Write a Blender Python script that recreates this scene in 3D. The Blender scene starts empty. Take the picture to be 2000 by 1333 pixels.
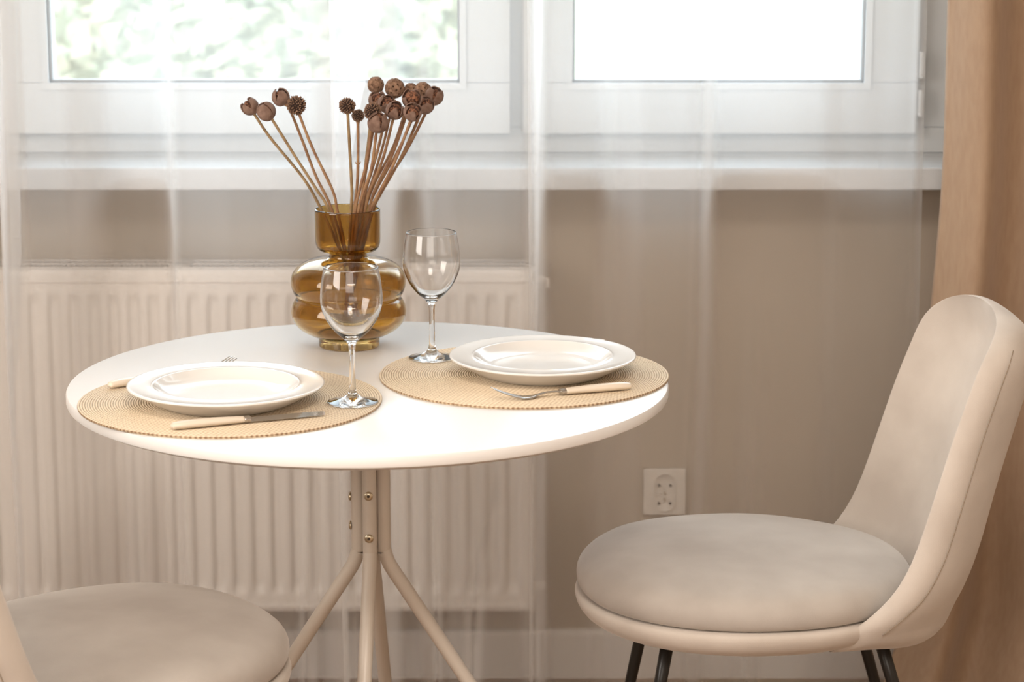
import bpy, bmesh, math, random
from mathutils import Vector, Matrix, noise
PI = math.pi
S = bpy.context.scene
COL = S.collection
random.seed(7)

# ------------------------------------------------------------------ camera
cam_d = bpy.data.cameras.new('camera')
cam = bpy.data.objects.new('camera', cam_d)
COL.objects.link(cam)
cam.location = (0, 0, 1.4945)
cam.rotation_euler = (PI/2 - 0.2093, 0, 0)
cam_d.sensor_width = 36.0
cam_d.lens = 36.0 * 4822 / 2000
cam_d.clip_start = 0.05
cam_d.clip_end = 300
cam_d.dof.use_dof = True
cam_d.dof.focus_distance = 3.27
cam_d.dof.aperture_fstop = 7.5
S.camera = cam

# ------------------------------------------------------------------ view
S.view_settings.view_transform = 'Standard'
S.view_settings.look = 'None'
S.view_settings.exposure = 0.42
S.view_settings.gamma = 1.0
S.view_settings.use_curve_mapping = False

# ------------------------------------------------------------------ world: bright overcast sky
W = bpy.data.worlds.new('world')
S.world = W
W.use_nodes = True
bg = W.node_tree.nodes['Background']
bg.inputs['Color'].default_value = (0.78, 0.90, 1.0, 1)
bg.inputs['Strength'].default_value = 5.2

# ------------------------------------------------------------------ lights
def light(name, kind, loc, rot, energy, color, **kw):
    d = bpy.data.lights.new(name, kind)
    d.energy = energy
    d.color = color
    for k, v in kw.items():
        setattr(d, k, v)
    o = bpy.data.objects.new(name, d)
    COL.objects.link(o)
    o.location = loc
    o.rotation_euler = rot
    return o

# sun behind the house: lights the trees and the facade seen through the window
sun = light('sun', 'SUN', (0, -5, 12), (math.radians(52), 0, math.radians(-25)), 6.0, (1.0, 0.95, 0.88), angle=0.02)
# added warm fill lamp overhead, out of view, to brighten the room
light('overhead_fill', 'AREA', (0.2, 1.0, 2.52), (0, 0, 0), 36, (1.0, 0.91, 0.82), shape='DISK', size=0.9)
# added warm frontal fill behind the camera; the wall there has no window
light('rear_fill', 'AREA', (-0.4, -1.35, 1.7), (PI/2, 0, 0), 22, (1.0, 0.91, 0.82), shape='RECTANGLE', size=2.4, size_y=1.3)
light('side_fill', 'AREA', (-2.2, 1.8, 1.7), (PI/2, 0, -PI/2-math.radians(-10)), 46, (1.0, 0.93, 0.86), shape='RECTANGLE', size=1.6, size_y=1.4)  # added fill for the light from the left; no window in that wall
# sampling portal in the window opening (gives no light of its own)
por = light('window_portal', 'AREA', (-0.1, 4.34, 1.62), (-PI/2, 0, 0), 1, (1, 1, 1), shape='RECTANGLE', size=1.9, size_y=1.4)
por.data.cycles.is_portal = True

# ------------------------------------------------------------------ helpers
def tag(o, label=None, cat=None, group=None, kind=None):
    if label: o['label'] = label
    if cat: o['category'] = cat
    if group: o['group'] = group
    if kind: o['kind'] = kind
    return o

def empty(name, loc=(0, 0, 0), rz=0.0, parent=None):
    o = bpy.data.objects.new(name, None)
    COL.objects.link(o)
    o.location = loc
    o.rotation_euler = (0, 0, rz)
    o.empty_display_size = 0.05
    if parent: o.parent = parent
    return o

def thing(name, label, cat, loc=(0, 0, 0), rz=0.0, group=None):
    return tag(empty(name, loc, rz), label, cat, group)

def obj(name, bm, mat, parent=None, smooth=True, loc=None, sub=0, label=None):
    me = bpy.data.meshes.new(name)
    bmesh.ops.recalc_face_normals(bm, faces=bm.faces)
    bm.to_mesh(me)
    bm.free()
    for p in me.polygons:
        p.use_smooth = smooth
    for m in (mat if isinstance(mat, (list, tuple)) else [mat]):
        me.materials.append(m)
    o = bpy.data.objects.new(name, me)
    COL.objects.link(o)
    if parent: o.parent = parent
    if loc: o.location = loc
    if sub:
        md = o.modifiers.new('sub', 'SUBSURF')
        md.levels = md.render_levels = sub
    if label: o['label'] = label
    return o

def autosmooth(o, ang=35):
    me = o.data
    lim = math.radians(ang)
    bm = bmesh.new(); bm.from_mesh(me)
    for e in bm.edges:
        if len(e.link_faces) == 2 and e.calc_face_angle(0) > lim:
            e.smooth = False
    bm.to_mesh(me); bm.free()
    return o

def copy_tree(o, parent=None):
    c = o.copy()
    COL.objects.link(c)
    if parent: c.parent = parent
    for ch in list(o.children):
        copy_tree(ch, c)
    return c

def box(bm, lo, hi, bev=0.0):
    vs = [bm.verts.new((x, y, z)) for x in (lo[0], hi[0]) for y in (lo[1], hi[1]) for z in (lo[2], hi[2])]
    fs = [bm.faces.new([vs[i] for i in f]) for f in
          ((0, 1, 3, 2), (4, 6, 7, 5), (0, 4, 5, 1), (2, 3, 7, 6), (0, 2, 6, 4), (1, 5, 7, 3))]
    if bev:
        es = {e for f in fs for e in f.edges}
        bmesh.ops.bevel(bm, geom=list(es), offset=bev, segments=3, profile=0.6, affect='EDGES')
    return bm

def boxes(*bs, bev=0.0):
    bm = bmesh.new()
    for lo, hi in bs:
        b2 = bmesh.new()
        box(b2, lo, hi, bev)
        me = bpy.data.meshes.new('t'); b2.to_mesh(me); b2.free()
        bm.from_mesh(me)
        bpy.data.meshes.remove(me)
    return bm

def lathe(prof, n=96, bm=None, cx=0, cy=0, cap0=False, cap1=False):
    bm = bm or bmesh.new()
    rings = []
    for r, z in prof:
        if r < 1e-6:
            rings.append([bm.verts.new((cx, cy, z))])
        else:
            rings.append([bm.verts.new((cx + r*math.cos(2*PI*k/n), cy + r*math.sin(2*PI*k/n), z)) for k in range(n)])
    for a, b in zip(rings, rings[1:]):
        for k in range(n):
            k2 = (k+1) % n
            if len(a) == 1 and len(b) == 1: continue
            if len(a) == 1: bm.faces.new((a[0], b[k2], b[k]))
            elif len(b) == 1: bm.faces.new((a[k], a[k2], b[0]))
            else: bm.faces.new((a[k], a[k2], b[k2], b[k]))
    if cap0 and len(rings[0]) > 1: bm.faces.new(rings[0][::-1])
    if cap1 and len(rings[-1]) > 1: bm.faces.new(rings[-1])
    return bm

def catmull(pts, seg=10, closed=False):
    """smooth curve through points of any dimension"""
    P = [list(p) for p in pts]
    if closed: P = [P[-1]] + P + [P[0], P[1]]
    else: P = [[2*a-b for a, b in zip(P[0], P[1])]] + P + [[2*a-b for a, b in zip(P[-1], P[-2])]]
    out = []
    for i in range(1, len(P)-2):
        p0, p1, p2, p3 = P[i-1:i+3]
        for s in range(seg):
            t = s/seg
            out.append(tuple(0.5*((2*b) + (c-a)*t + (2*a-5*b+4*c-d)*t*t + (-a+3*b-3*c+d)*t**3)
                             for a, b, c, d in zip(p0, p1, p2, p3)))
    if not closed: out.append(tuple(P[-2]))
    return out

def tube(pts, rad, n=10, bm=None, closed=False, flat=1.0, up=None):
    """round tube along pts; rad is a number or a list"""
    bm = bm or bmesh.new()
    pts = [Vector(p) for p in pts]
    m = len(pts)
    R = rad if isinstance(rad, (list, tuple)) else [rad]*m
    T = []
    for i in range(m):
        a = pts[(i-1) % m] if (closed or i > 0) else pts[i]
        b = pts[(i+1) % m] if (closed or i < m-1) else pts[i]
        T.append((b-a).normalized())
    u = Vector(up) if up else (Vector((0, 0, 1)) if abs(T[0].z) < 0.9 else Vector((1, 0, 0)))
    rings = []
    for i in range(m):
        u = (u - T[i]*u.dot(T[i])).normalized()
        v = T[i].cross(u)
        rings.append([bm.verts.new(pts[i] + R[i]*(math.cos(2*PI*k/n)*v + flat*math.sin(2*PI*k/n)*u)) for k in range(n)])
    lim = m if closed else m-1
    for i in range(lim):
        a, b = rings[i], rings[(i+1) % m]
        for k in range(n):
            bm.faces.new((a[k], a[(k+1) % n], b[(k+1) % n], b[k]))
    if not closed:
        bm.faces.new(rings[0][::-1]); bm.faces.new(rings[-1])
    return bm

def grid(fn, nu, nv, bm=None, closeu=False):
    bm = bm or bmesh.new()
    V = [[bm.verts.new(fn(i/nu, j/nv)) for j in range(nv+1)] for i in range(nu + (0 if closeu else 1))]
    for i in range(nu):
        i2 = (i+1) % len(V)
        for j in range(nv):
            bm.faces.new((V[i][j], V[i2][j], V[i2][j+1], V[i][j+1]))
    return bm

def lerp(a, b, t): return a + (b-a)*t
def interp(x, xs, ys):
    if x <= xs[0]: return ys[0]
    for i in range(len(xs)-1):
        if x <= xs[i+1]:
            return lerp(ys[i], ys[i+1], (x-xs[i])/(xs[i+1]-xs[i]))
    return ys[-1]
def sstep(x, a=0.0, b=1.0):
    t = min(1, max(0, (x-a)/(b-a)))
    return t*t*(3-2*t)

# ------------------------------------------------------------------ materials
def mat(name, color=(0.8, 0.8, 0.8), rough=0.5, metal=0.0, spec=0.5, sheen=0.0, coat=0.0, ior=None):
    m = bpy.data.materials.new(name)
    m.use_nodes = True
    b = m.node_tree.nodes['Principled BSDF']
    b.inputs['Base Color'].default_value = (*color, 1)
    b.inputs['Roughness'].default_value = rough
    b.inputs['Metallic'].default_value = metal
    b.inputs['Specular IOR Level'].default_value = spec
    b.inputs['Sheen Weight'].default_value = sheen
    b.inputs['Coat Weight'].default_value = coat
    if ior: b.inputs['IOR'].default_value = ior
    return m

def N(m, t, **kw):
    n = m.node_tree.nodes.new(t)
    for k, v in kw.items():
        if k in n.bl_rna.properties: setattr(n, k, v)
        else: n.inputs[k.replace('_', ' ')].default_value = v
    return n
def L(m, a, b): m.node_tree.links.new(a, b)
def bsdf(m): return m.node_tree.nodes['Principled BSDF']

def vary(m, c1, c2, scale, detail=3, lo=0.35, hi=0.65, bump=0.0, bscale=None, bdist=0.001, stretch=None):
    """noise between two colours plus an optional fine bump"""
    tc = N(m, 'ShaderNodeTexCoord')
    src = tc.outputs['Object']
    if stretch:
        mp = N(m, 'ShaderNodeMapping'); mp.inputs['Scale'].default_value = stretch
        L(m, src, mp.inputs['Vector']); src = mp.outputs[0]
    nz = N(m, 'ShaderNodeTexNoise', Scale=scale, Detail=detail)
    L(m, src, nz.inputs['Vector'])
    r = N(m, 'ShaderNodeValToRGB')
    r.color_ramp.elements[0].position = lo; r.color_ramp.elements[1].position = hi
    r.color_ramp.elements[0].color = (*c1, 1); r.color_ramp.elements[1].color = (*c2, 1)
    L(m, nz.outputs['Fac'], r.inputs['Fac'])
    L(m, r.outputs['Color'], bsdf(m).inputs['Base Color'])
    if bump:
        n2 = N(m, 'ShaderNodeTexNoise', Scale=bscale or scale*8, Detail=2)
        L(m, src, n2.inputs['Vector'])
        b = N(m, 'ShaderNodeBump', Strength=bump, Distance=bdist)
        L(m, n2.outputs['Fac'], b.inputs['Height'])
        L(m, b.outputs['Normal'], bsdf(m).inputs['Normal'])
    return m

M = {}
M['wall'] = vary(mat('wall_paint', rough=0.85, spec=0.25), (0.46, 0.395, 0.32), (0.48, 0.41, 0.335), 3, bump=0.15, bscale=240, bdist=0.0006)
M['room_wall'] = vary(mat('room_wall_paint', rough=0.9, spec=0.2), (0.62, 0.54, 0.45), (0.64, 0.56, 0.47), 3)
M['ceiling'] = vary(mat('ceiling_paint', rough=0.95, spec=0.1), (0.80, 0.77, 0.73), (0.82, 0.79, 0.75), 3)
M['trim'] = vary(mat('white_trim', rough=0.45), (0.70, 0.67, 0.64), (0.72, 0.69, 0.66), 4)
M['pvc'] = vary(mat('white_window_plastic', rough=0.35), (0.64, 0.66, 0.67), (0.66, 0.68, 0.69), 5)
M['sill'] = vary(mat('white_sill', rough=0.28), (0.60, 0.615, 0.63), (0.62, 0.635, 0.65), 5)
M['gasket'] = mat('grey_gasket', (0.30, 0.31, 0.31), 0.7)
M['radiator'] = vary(mat('radiator_enamel', rough=0.4), (0.78, 0.74, 0.70), (0.80, 0.76, 0.72), 6)
M['grille_dark'] = mat('radiator_inside', (0.30, 0.28, 0.26), 0.8)
M['brass'] = mat('nickel_fitting', (0.55, 0.5, 0.42), 0.35, 1.0)
M['socket'] = mat('socket_plastic', (0.72, 0.68, 0.63), 0.35)
M['socket_hole'] = mat('socket_hole', (0.05, 0.04, 0.035), 0.8)
M['table_top'] = vary(mat('table_lacquer', rough=0.28), (0.88, 0.875, 0.865), (0.89, 0.885, 0.875), 4, bump=0.04, bscale=60, bdist=0.0004)
M['table_metal'] = vary(mat('cream_powder_coat', rough=0.38), (0.66, 0.60, 0.53), (0.68, 0.62, 0.55), 6)
M['screw'] = mat('brassy_screw', (0.62, 0.55, 0.42), 0.3, 1.0)
M['screw_dark'] = mat('screw_recess', (0.06, 0.045, 0.03), 0.6)
M['porcelain'] = vary(mat('white_porcelain', rough=0.11), (0.82, 0.80, 0.77), (0.83, 0.81, 0.78), 8)
M['handle'] = vary(mat('cream_handle', rough=0.32), (0.78, 0.68, 0.56), (0.80, 0.70, 0.58), 30)
M['steel'] = mat('polished_steel', (0.62, 0.60, 0.58), 0.16, 1.0)
M['black_metal'] = mat('black_leg', (0.012, 0.011, 0.010), 0.32)
M['thread'] = mat('seam_thread', (0.30, 0.24, 0.18), 0.9)
M['stem'] = vary(mat('dry_stem', rough=0.75), (0.23, 0.115, 0.06), (0.34, 0.20, 0.10), 60, bump=0.3, bscale=300, bdist=0.0005)
M['stem_pale'] = vary(mat('dry_stem_olive', rough=0.75), (0.22, 0.14, 0.065), (0.34, 0.235, 0.12), 60, bump=0.3, bscale=300, bdist=0.0005)
M['pod'] = vary(mat('dry_pod_skin', rough=0.8), (0.15, 0.085, 0.06), (0.26, 0.165, 0.125), 90, bump=0.5, bscale=500, bdist=0.0006)
M['pod_core'] = vary(mat('dry_pod_core', rough=0.9), (0.05, 0.02, 0.012), (0.30, 0.13, 0.07), 300, lo=0.42, hi=0.6, bump=0.8, bscale=500, bdist=0.001)
M['burr'] = vary(mat('dry_burr', rough=0.9), (0.13, 0.07, 0.042), (0.30, 0.18, 0.115), 200, bump=0.5, bscale=700, bdist=0.0006)
M['pit'] = mat('dry_burr_pit', (0.025, 0.012, 0.008), 0.95)

def velvet(name, c1, c2):
    m = vary(mat(name, rough=0.88, spec=0.2, sheen=0.45), c1, c2, 9, detail=5, lo=0.32, hi=0.68, bump=0.35, bscale=900, bdist=0.0004)
    b = bsdf(m)
    b.inputs['Sheen Roughness'].default_value = 0.45
    b.inputs['Sheen Tint'].default_value = (1.0, 0.95, 0.9, 1)
    return m
M['velvet'] = velvet('beige_velvet', (0.54, 0.48, 0.425), (0.65, 0.59, 0.53))
M['velvet_seat'] = velvet('greyer_seat_velvet', (0.42, 0.38, 0.345), (0.53, 0.49, 0.45))

# plank floor
m = mat('oak_floor', rough=0.42)
tc = N(m, 'ShaderNodeTexCoord')
br = N(m, 'ShaderNodeTexBrick', Scale=1.0)
br.inputs['Color1'].default_value = (0.33, 0.20, 0.115, 1); br.inputs['Color2'].default_value = (0.40, 0.25, 0.15, 1)
br.inputs['Mortar'].default_value = (0.12, 0.07, 0.04, 1)
br.inputs['Brick Width'].default_value = 1.3; br.inputs['Row Height'].default_value = 0.19; br.inputs['Mortar Size'].default_value = 0.0015
L(m, tc.outputs['Object'], br.inputs['Vector'])
mp = N(m, 'ShaderNodeMapping'); mp.inputs['Scale'].default_value = (2, 30, 1)
L(m, tc.outputs['Object'], mp.inputs['Vector'])
nz = N(m, 'ShaderNodeTexNoise', Scale=2.0, Detail=6)
L(m, mp.outputs[0], nz.inputs['Vector'])
mx = N(m, 'ShaderNodeMix', data_type='RGBA', blend_type='MULTIPLY'); mx.inputs[0].default_value = 0.5
L(m, br.outputs['Color'], mx.inputs[6]); L(m, nz.outputs['Color'], mx.inputs[7])
L(m, mx.outputs[2], bsdf(m).inputs['Base Color'])
M['floor'] = m

# braided straw: concentric cords with a slanted braid
m = mat('braided_straw', rough=0.7, spec=0.3)
tc = N(m, 'ShaderNodeTexCoord')
sx = N(m, 'ShaderNodeSeparateXYZ'); L(m, tc.outputs['Object'], sx.inputs[0])
def MA(m, op, a, b=None):
    n = N(m, 'ShaderNodeMath', operation=op)
    for i, v in enumerate((a, b)):
        if v is None: continue
        if isinstance(v, (int, float)): n.inputs[i].default_value = v
        else: L(m, v, n.inputs[i])
    return n.outputs[0]
PITCH = 0.0033
ln = N(m, 'ShaderNodeVectorMath', operation='LENGTH')
cx = N(m, 'ShaderNodeCombineXYZ'); L(m, sx.outputs[0], cx.inputs[0]); L(m, sx.outputs[1], cx.inputs[1])
L(m, cx.outputs[0], ln.inputs[0])
rr = MA(m, 'DIVIDE', ln.outputs['Value'], PITCH)
ring = MA(m, 'FLOOR', rr)
fr = MA(m, 'FRACT', rr)
ang = MA(m, 'ARCTAN2', sx.outputs[1], sx.outputs[0])
arc = MA(m, 'MULTIPLY', MA(m, 'MULTIPLY', ang, MA(m, 'MULTIPLY', ring, PITCH)), 1.0)
par = MA(m, 'SUBTRACT', MA(m, 'MULTIPLY', MA(m, 'MODULO', ring, 2.0), 2.0), 1.0)
ph = MA(m, 'ADD', MA(m, 'MULTIPLY', arc, 2*PI/0.0062), MA(m, 'MULTIPLY', MA(m, 'MULTIPLY', fr, par), 3.2))
wv = MA(m, 'SINE', ph)
cu = MA(m, 'SUBTRACT', 1.0, MA(m, 'ABSOLUTE', MA(m, 'SUBTRACT', MA(m, 'MULTIPLY', fr, 2.0), 1.0)))
h = MA(m, 'ADD', MA(m, 'MULTIPLY', wv, 0.20), MA(m, 'POWER', cu, 0.5))
nz = N(m, 'ShaderNodeTexNoise', Scale=260.0, Detail=3); L(m, tc.outputs['Object'], nz.inputs['Vector'])
h2 = MA(m, 'ADD', h, MA(m, 'MULTIPLY', MA(m, 'SUBTRACT', nz.outputs['Fac'], 0.5), 0.8))
cr = N(m, 'ShaderNodeValToRGB')
e = cr.color_ramp.elements
e[0].position = 0.0; e[0].color = (0.24, 0.14, 0.075, 1)
e[1].position = 1.0; e[1].color = (0.85, 0.73, 0.56, 1)
x = e.new(0.35); x.color = (0.56, 0.425, 0.285, 1)
x = e.new(0.65); x.color = (0.74, 0.60, 0.43, 1)
L(m, h2, cr.inputs['Fac'])
L(m, cr.outputs['Color'], bsdf(m).inputs['Base Color'])
bp = N(m, 'ShaderNodeBump', Strength=0.5, Distance=0.0006)
L(m, h2, bp.inputs['Height']); L(m, bp.outputs['Normal'], bsdf(m).inputs['Normal'])
M['straw'] = m

def glass(name, color, rough=0.0, ior=1.48):
    m = bpy.data.materials.new(name); m.use_nodes = True
    nt = m.node_tree; nt.nodes.clear()
    o = nt.nodes.new('ShaderNodeOutputMaterial')
    g = nt.nodes.new('ShaderNodeBsdfGlass')
    g.inputs['Color'].default_value = (*color, 1); g.inputs['Roughness'].default_value = rough; g.inputs['IOR'].default_value = ior
    nt.links.new(g.outputs[0], o.inputs['Surface'])
    return m
M['wine_glass'] = glass('clear_glass', (0.985, 0.985, 0.985))
def tinted(name, color, ior=1.5):
    m = bpy.data.materials.new(name); m.use_nodes = True
    nt = m.node_tree; nt.nodes.clear()
    o = nt.nodes.new('ShaderNodeOutputMaterial')
    g = nt.nodes.new('ShaderNodeBsdfRefraction'); g.inputs['Color'].default_value = (*color, 1); g.inputs['Roughness'].default_value = 0; g.inputs['IOR'].default_value = ior
    w = nt.nodes.new('ShaderNodeBsdfGlossy'); w.inputs['Color'].default_value = (1, 1, 1, 1); w.inputs['Roughness'].default_value = 0.0
    f = nt.nodes.new('ShaderNodeFresnel'); f.inputs['IOR'].default_value = ior
    x = nt.nodes.new('ShaderNodeMixShader')
    nt.links.new(f.outputs[0], x.inputs[0]); nt.links.new(g.outputs[0], x.inputs[1]); nt.links.new(w.outputs[0], x.inputs[2])
    nt.links.new(x.outputs[0], o.inputs['Surface'])
    return m
M['amber'] = tinted('amber_glass', (0.80, 0.66, 0.40))

def thin_pane():
    m = bpy.data.materials.new('window_glass'); m.use_nodes = True
    nt = m.node_tree; nt.nodes.clear()
    o = nt.nodes.new('ShaderNodeOutputMaterial')
    t = nt.nodes.new('ShaderNodeBsdfTransparent'); t.inputs['Color'].default_value = (0.95, 0.97, 0.965, 1)
    g = nt.nodes.new('ShaderNodeBsdfGlossy'); g.inputs['Roughness'].default_value = 0.02
    f = nt.nodes.new('ShaderNodeFresnel'); f.inputs['IOR'].default_value = 1.45
    mx = nt.nodes.new('ShaderNodeMixShader')
    nt.links.new(f.outputs[0], mx.inputs[0]); nt.links.new(t.outputs[0], mx.inputs[1]); nt.links.new(g.outputs[0], mx.inputs[2])
    nt.links.new(mx.outputs[0], o.inputs['Surface'])
    return m
M['pane'] = thin_pane()

def sheer():
    """open-weave voile: mostly see-through, the threads scatter light both ways"""
    m = bpy.data.materials.new('sheer_voile'); m.use_nodes = True
    nt = m.node_tree; nt.nodes.clear()
    o = nt.nodes.new('ShaderNodeOutputMaterial')
    t = nt.nodes.new('ShaderNodeBsdfTransparent'); t.inputs['Color'].default_value = (1, 1, 1, 1)
    tl = nt.nodes.new('ShaderNodeBsdfTranslucent'); tl.inputs['Color'].default_value = (0.93, 0.93, 0.93, 1)
    df = nt.nodes.new('ShaderNodeBsdfDiffuse'); df.inputs['Color'].default_value = (0.90, 0.89, 0.88, 1)
    a = nt.nodes.new('ShaderNodeMixShader'); a.inputs[0].default_value = 0.30
    nt.links.new(tl.outputs[0], a.inputs[1]); nt.links.new(df.outputs[0], a.inputs[2])
    lw = nt.nodes.new('ShaderNodeLayerWeight'); lw.inputs['Blend'].default_value = 0.25
    mr = nt.nodes.new('ShaderNodeMapRange')
    mr.inputs['To Min'].default_value = 0.27; mr.inputs['To Max'].default_value = 0.85
    nt.links.new(lw.outputs['Facing'], mr.inputs['Value'])
    b = nt.nodes.new('ShaderNodeMixShader')
    nt.links.new(mr.outputs[0], b.inputs[0]); nt.links.new(t.outputs[0], b.inputs[1]); nt.links.new(a.outputs[0], b.inputs[2])
    nt.links.new(b.outputs[0], o.inputs['Surface'])
    return m
M['sheer'] = sheer()

def drape_mat():
    m = mat('beige_drape', (0.52, 0.35, 0.22), 0.55, spec=0.4, sheen=0.2)
    vary(m, (0.43, 0.30, 0.205), (0.47, 0.335, 0.23), 120, stretch=(1, 1, 0.25), bump=0.25, bscale=900, bdist=0.0004)
    nt = m.node_tree
    out = nt.nodes['Material Output']
    tl = nt.nodes.new('ShaderNodeBsdfTranslucent'); tl.inputs['Color'].default_value = (0.62, 0.42, 0.27, 1)
    mx = nt.nodes.new('ShaderNodeMixShader'); mx.inputs[0].default_value = 0.12
    nt.links.new(bsdf(m).outputs[0], mx.inputs[1]); nt.links.new(tl.outputs[0], mx.inputs[2])
    nt.links.new(mx.outputs[0], out.inputs['Surface'])
    return m
M['drape'] = drape_mat()

M['facade'] = vary(mat('white_render', rough=0.9), (0.80, 0.80, 0.80), (0.84, 0.84, 0.84), 0.6)
M['facade_glass'] = mat('facade_glass', (0.45, 0.50, 0.52), 0.2)
M['grass'] = vary(mat('lawn', rough=0.95), (0.09, 0.12, 0.06), (0.14, 0.16, 0.09), 0.6)
M['leaves'] = vary(mat('pale_leaves', rough=0.8), (0.235, 0.245, 0.16), (0.285, 0.28, 0.20), 0.35)
M['bark'] = mat('bark', (0.20, 0.15, 0.1), 0.9)

# ------------------------------------------------------------------ room shell
WY = 4.167            # wall plane with the window
OPL, OPR, OPB, OPT = -0.93, 0.775, 0.915, 2.30
XL, XR, YB, ZC, YO = -2.3, 2.1, -1.5, 2.6, 4.45
structure = []
def struct(name, bm, m, parent=None, smooth=False):
    o = obj(name, bm, m, parent, smooth=smooth)
    if parent is None: o['kind'] = 'structure'
    return o
struct('floor', boxes(((XL-.2, YB-.2, -0.12), (XR+.2, YO, 0.0))), M['floor'])
struct('ceiling', boxes(((XL-.2, YB-.2, ZC), (XR+.2, YO, ZC+.12))), M['ceiling'])
struct('wall_left', boxes(((XL-.2, YB, 0), (XL, YO, ZC))), M['room_wall'])
struct('wall_right', boxes(((XR, YB, 0), (XR+.2, YO, ZC))), M['room_wall'])
struct('wall_front', boxes(((XL-.2, YB-.2, 0), (XR+.2, YB, ZC))), M['room_wall'])
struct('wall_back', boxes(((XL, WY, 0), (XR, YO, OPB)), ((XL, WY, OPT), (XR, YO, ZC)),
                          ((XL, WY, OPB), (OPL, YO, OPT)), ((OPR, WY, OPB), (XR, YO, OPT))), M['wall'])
bb = bmesh.new()
prof = [(WY, 0.0), (WY-0.012, 0.0), (WY-0.012, 0.080), (WY-0.0105, 0.086), (WY-0.006, 0.0895), (WY, 0.090)]
for a, b in zip(prof, prof[1:]+prof[:1]):
    vs = [bb.verts.new((x, p[0], p[1])) for x, p in ((XL, a), (XR, a), (XR, b), (XL, b))]
    bb.faces.new(vs)
struct('baseboard_back', bb, M['trim'])

# ------------------------------------------------------------------ window
win = empty('window_1', ((OPL+OPR)/2, 4.24, OPB)); win['kind'] = 'structure'
def wpart(name, bm, m, **k):
    bmesh.ops.translate(bm, verts=bm.verts, vec=-Vector(win.location))
    return obj(name, bm, m, win, smooth=False, **k)
FY0, FY1 = 4.205, 4.275      # outer frame
SY0, SY1 = 4.176, 4.250      # sashes stand a little proud
wpart('window_frame', boxes(((OPL, FY0, 0.9312), (OPR, FY1, 0.975)), ((OPL, FY0, OPT-.05), (OPR, FY1, OPT)),
      ((OPL, FY0, .975), (OPL+.05, FY1, OPT-.05)), ((.668, FY0, .975), (OPR, FY1, OPT-.05)),
      ((-.006, FY0, .975), (0.024, FY1, OPT-.05)), bev=0.003), M['pvc'])
def sash(x0, x1, px0, px1):
    z0, z1 = 0.9671, OPT-.04
    pz0, pz1 = 1.054, OPT-.12
    bm = boxes(((x0, SY0, z0), (x1, SY1, pz0)), ((x0, SY0, pz1), (x1, SY1, z1)),
               ((x0, SY0, pz0), (px0, SY1, pz1)), ((px1, SY0, pz0), (x1, SY1, pz1)), bev=0.003)
    wpart('sash', bm, M['pvc'])
    b = 0.011                                    # sloped glazing bead
    bm = bmesh.new()
    o_, i_ = (px0-b, px1+b, pz0-b, pz1+b), (px0, px1, pz0, pz1)
    def rect(r, y): return [bm.verts.new((x, y, z)) for x, z in ((r[0], r[2]), (r[1], r[2]), (r[1], r[3]), (r[0], r[3]))]
    A, B, C_, D = rect(o_, SY0+.001), rect(o_, SY0-.004), rect(i_, SY0-.002), rect(i_, SY0+.03)
    for P, Q in ((A, B), (B, C_), (C_, D)):
        for k in range(4): bm.faces.new((P[k], P[(k+1) % 4], Q[(k+1) % 4], Q[k]))
    wpart('glazing_bead', bm, M['pvc'])
    g = 0.004
    wpart('gasket', boxes(((px0, SY0+.012, pz0), (px1, SY0+.03, pz0+g)), ((px0, SY0+.012, pz0), (px0+g, SY0+.03, pz1)),
          ((px1-g, SY0+.012, pz0), (px1, SY0+.03, pz1))), M['gasket'])
    bm = bmesh.new()
    bm.faces.new([bm.verts.new(v) for v in ((px0, SY0+.028, pz0), (px1, SY0+.028, pz0), (px1, SY0+.028, pz1), (px0, SY0+.028, pz1))])
    wpart('pane', bm, M['pane'])
sash(-0.876, -0.0026, -0.7835, -0.0884)
sash(0.0186, 0.687, 0.1022, 0.5959)
for z in (0.935+.062, 1.062):
    bm = bmesh.new(); tube([(0.6935, SY0+.006, z), (0.6935, SY0+.006, z+.045)], 0.0065, 14, bm)
    wpart('hinge', bm, M['pvc'])
bm = boxes(((-1.15, 4.02, 0.8939), (0.86, WY, 0.9312)), ((OPL, WY-.01, 0.900), (OPR, 4.24, 0.9312)), bev=0.004)
wpart('window_sill', bm, M['sill'])

# ------------------------------------------------------------------ radiator
RX0, RX1, RY0, RY1, RZ0, RZ1 = -1.158, 0.041, 4.048, 4.150, 0.158, 0.757
rad = thing('radiator', 'white ribbed panel radiator with a slotted top, on the wall under the window', 'radiator', ((RX0+RX1)/2, 4.10, RZ0))
def rpart(name, bm, m, sm=False, **k):
    bmesh.ops.translate(bm, verts=bm.verts, vec=-Vector(rad.location))
    return obj(name, bm, m, rad, smooth=sm, **k)
P33 = 0.03333
X0c = 0.041 - 0.024
# front panel: a height field with one pressed channel every 33 mm
xs = [RX0+.006]
n = int((X0c - RX0 - .012)/P33)
for k in range(n, 0, -1):
    c = X0c - k*P33 + P33*0.5
    for d in (-.0125, -.0105, -.0085, -.006, .006, .0085, .0105, .0125): xs.append(c+d)
xs.append(RX1-.006)
zs = [RZ0+.004, RZ0+.012, .186, .190, .194, .199, .206, .215, .45, .690, .699, .706, .711, .715, .719, RZ1-.02, RZ1-.012, RZ1-.004]
def chan(x, z):
    k = (X0c - x)/P33
    if k < 0 or k > n: return 0
    u = abs((k % 1)-0.5)*P33
    a = 1 - sstep(u, .0055, .0122)
    b = sstep(z, .187, .210)*(1-sstep(z, .696, .718))
    return 0.0085*a*b
bm = bmesh.new()
V = [[bm.verts.new((x, RY0 + chan(x, z), z)) for z in zs] for x in xs]
for i in range(len(xs)-1):
    for j in range(len(zs)-1): bm.faces.new((V[i][j], V[i+1][j], V[i+1][j+1], V[i][j+1]))
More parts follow.
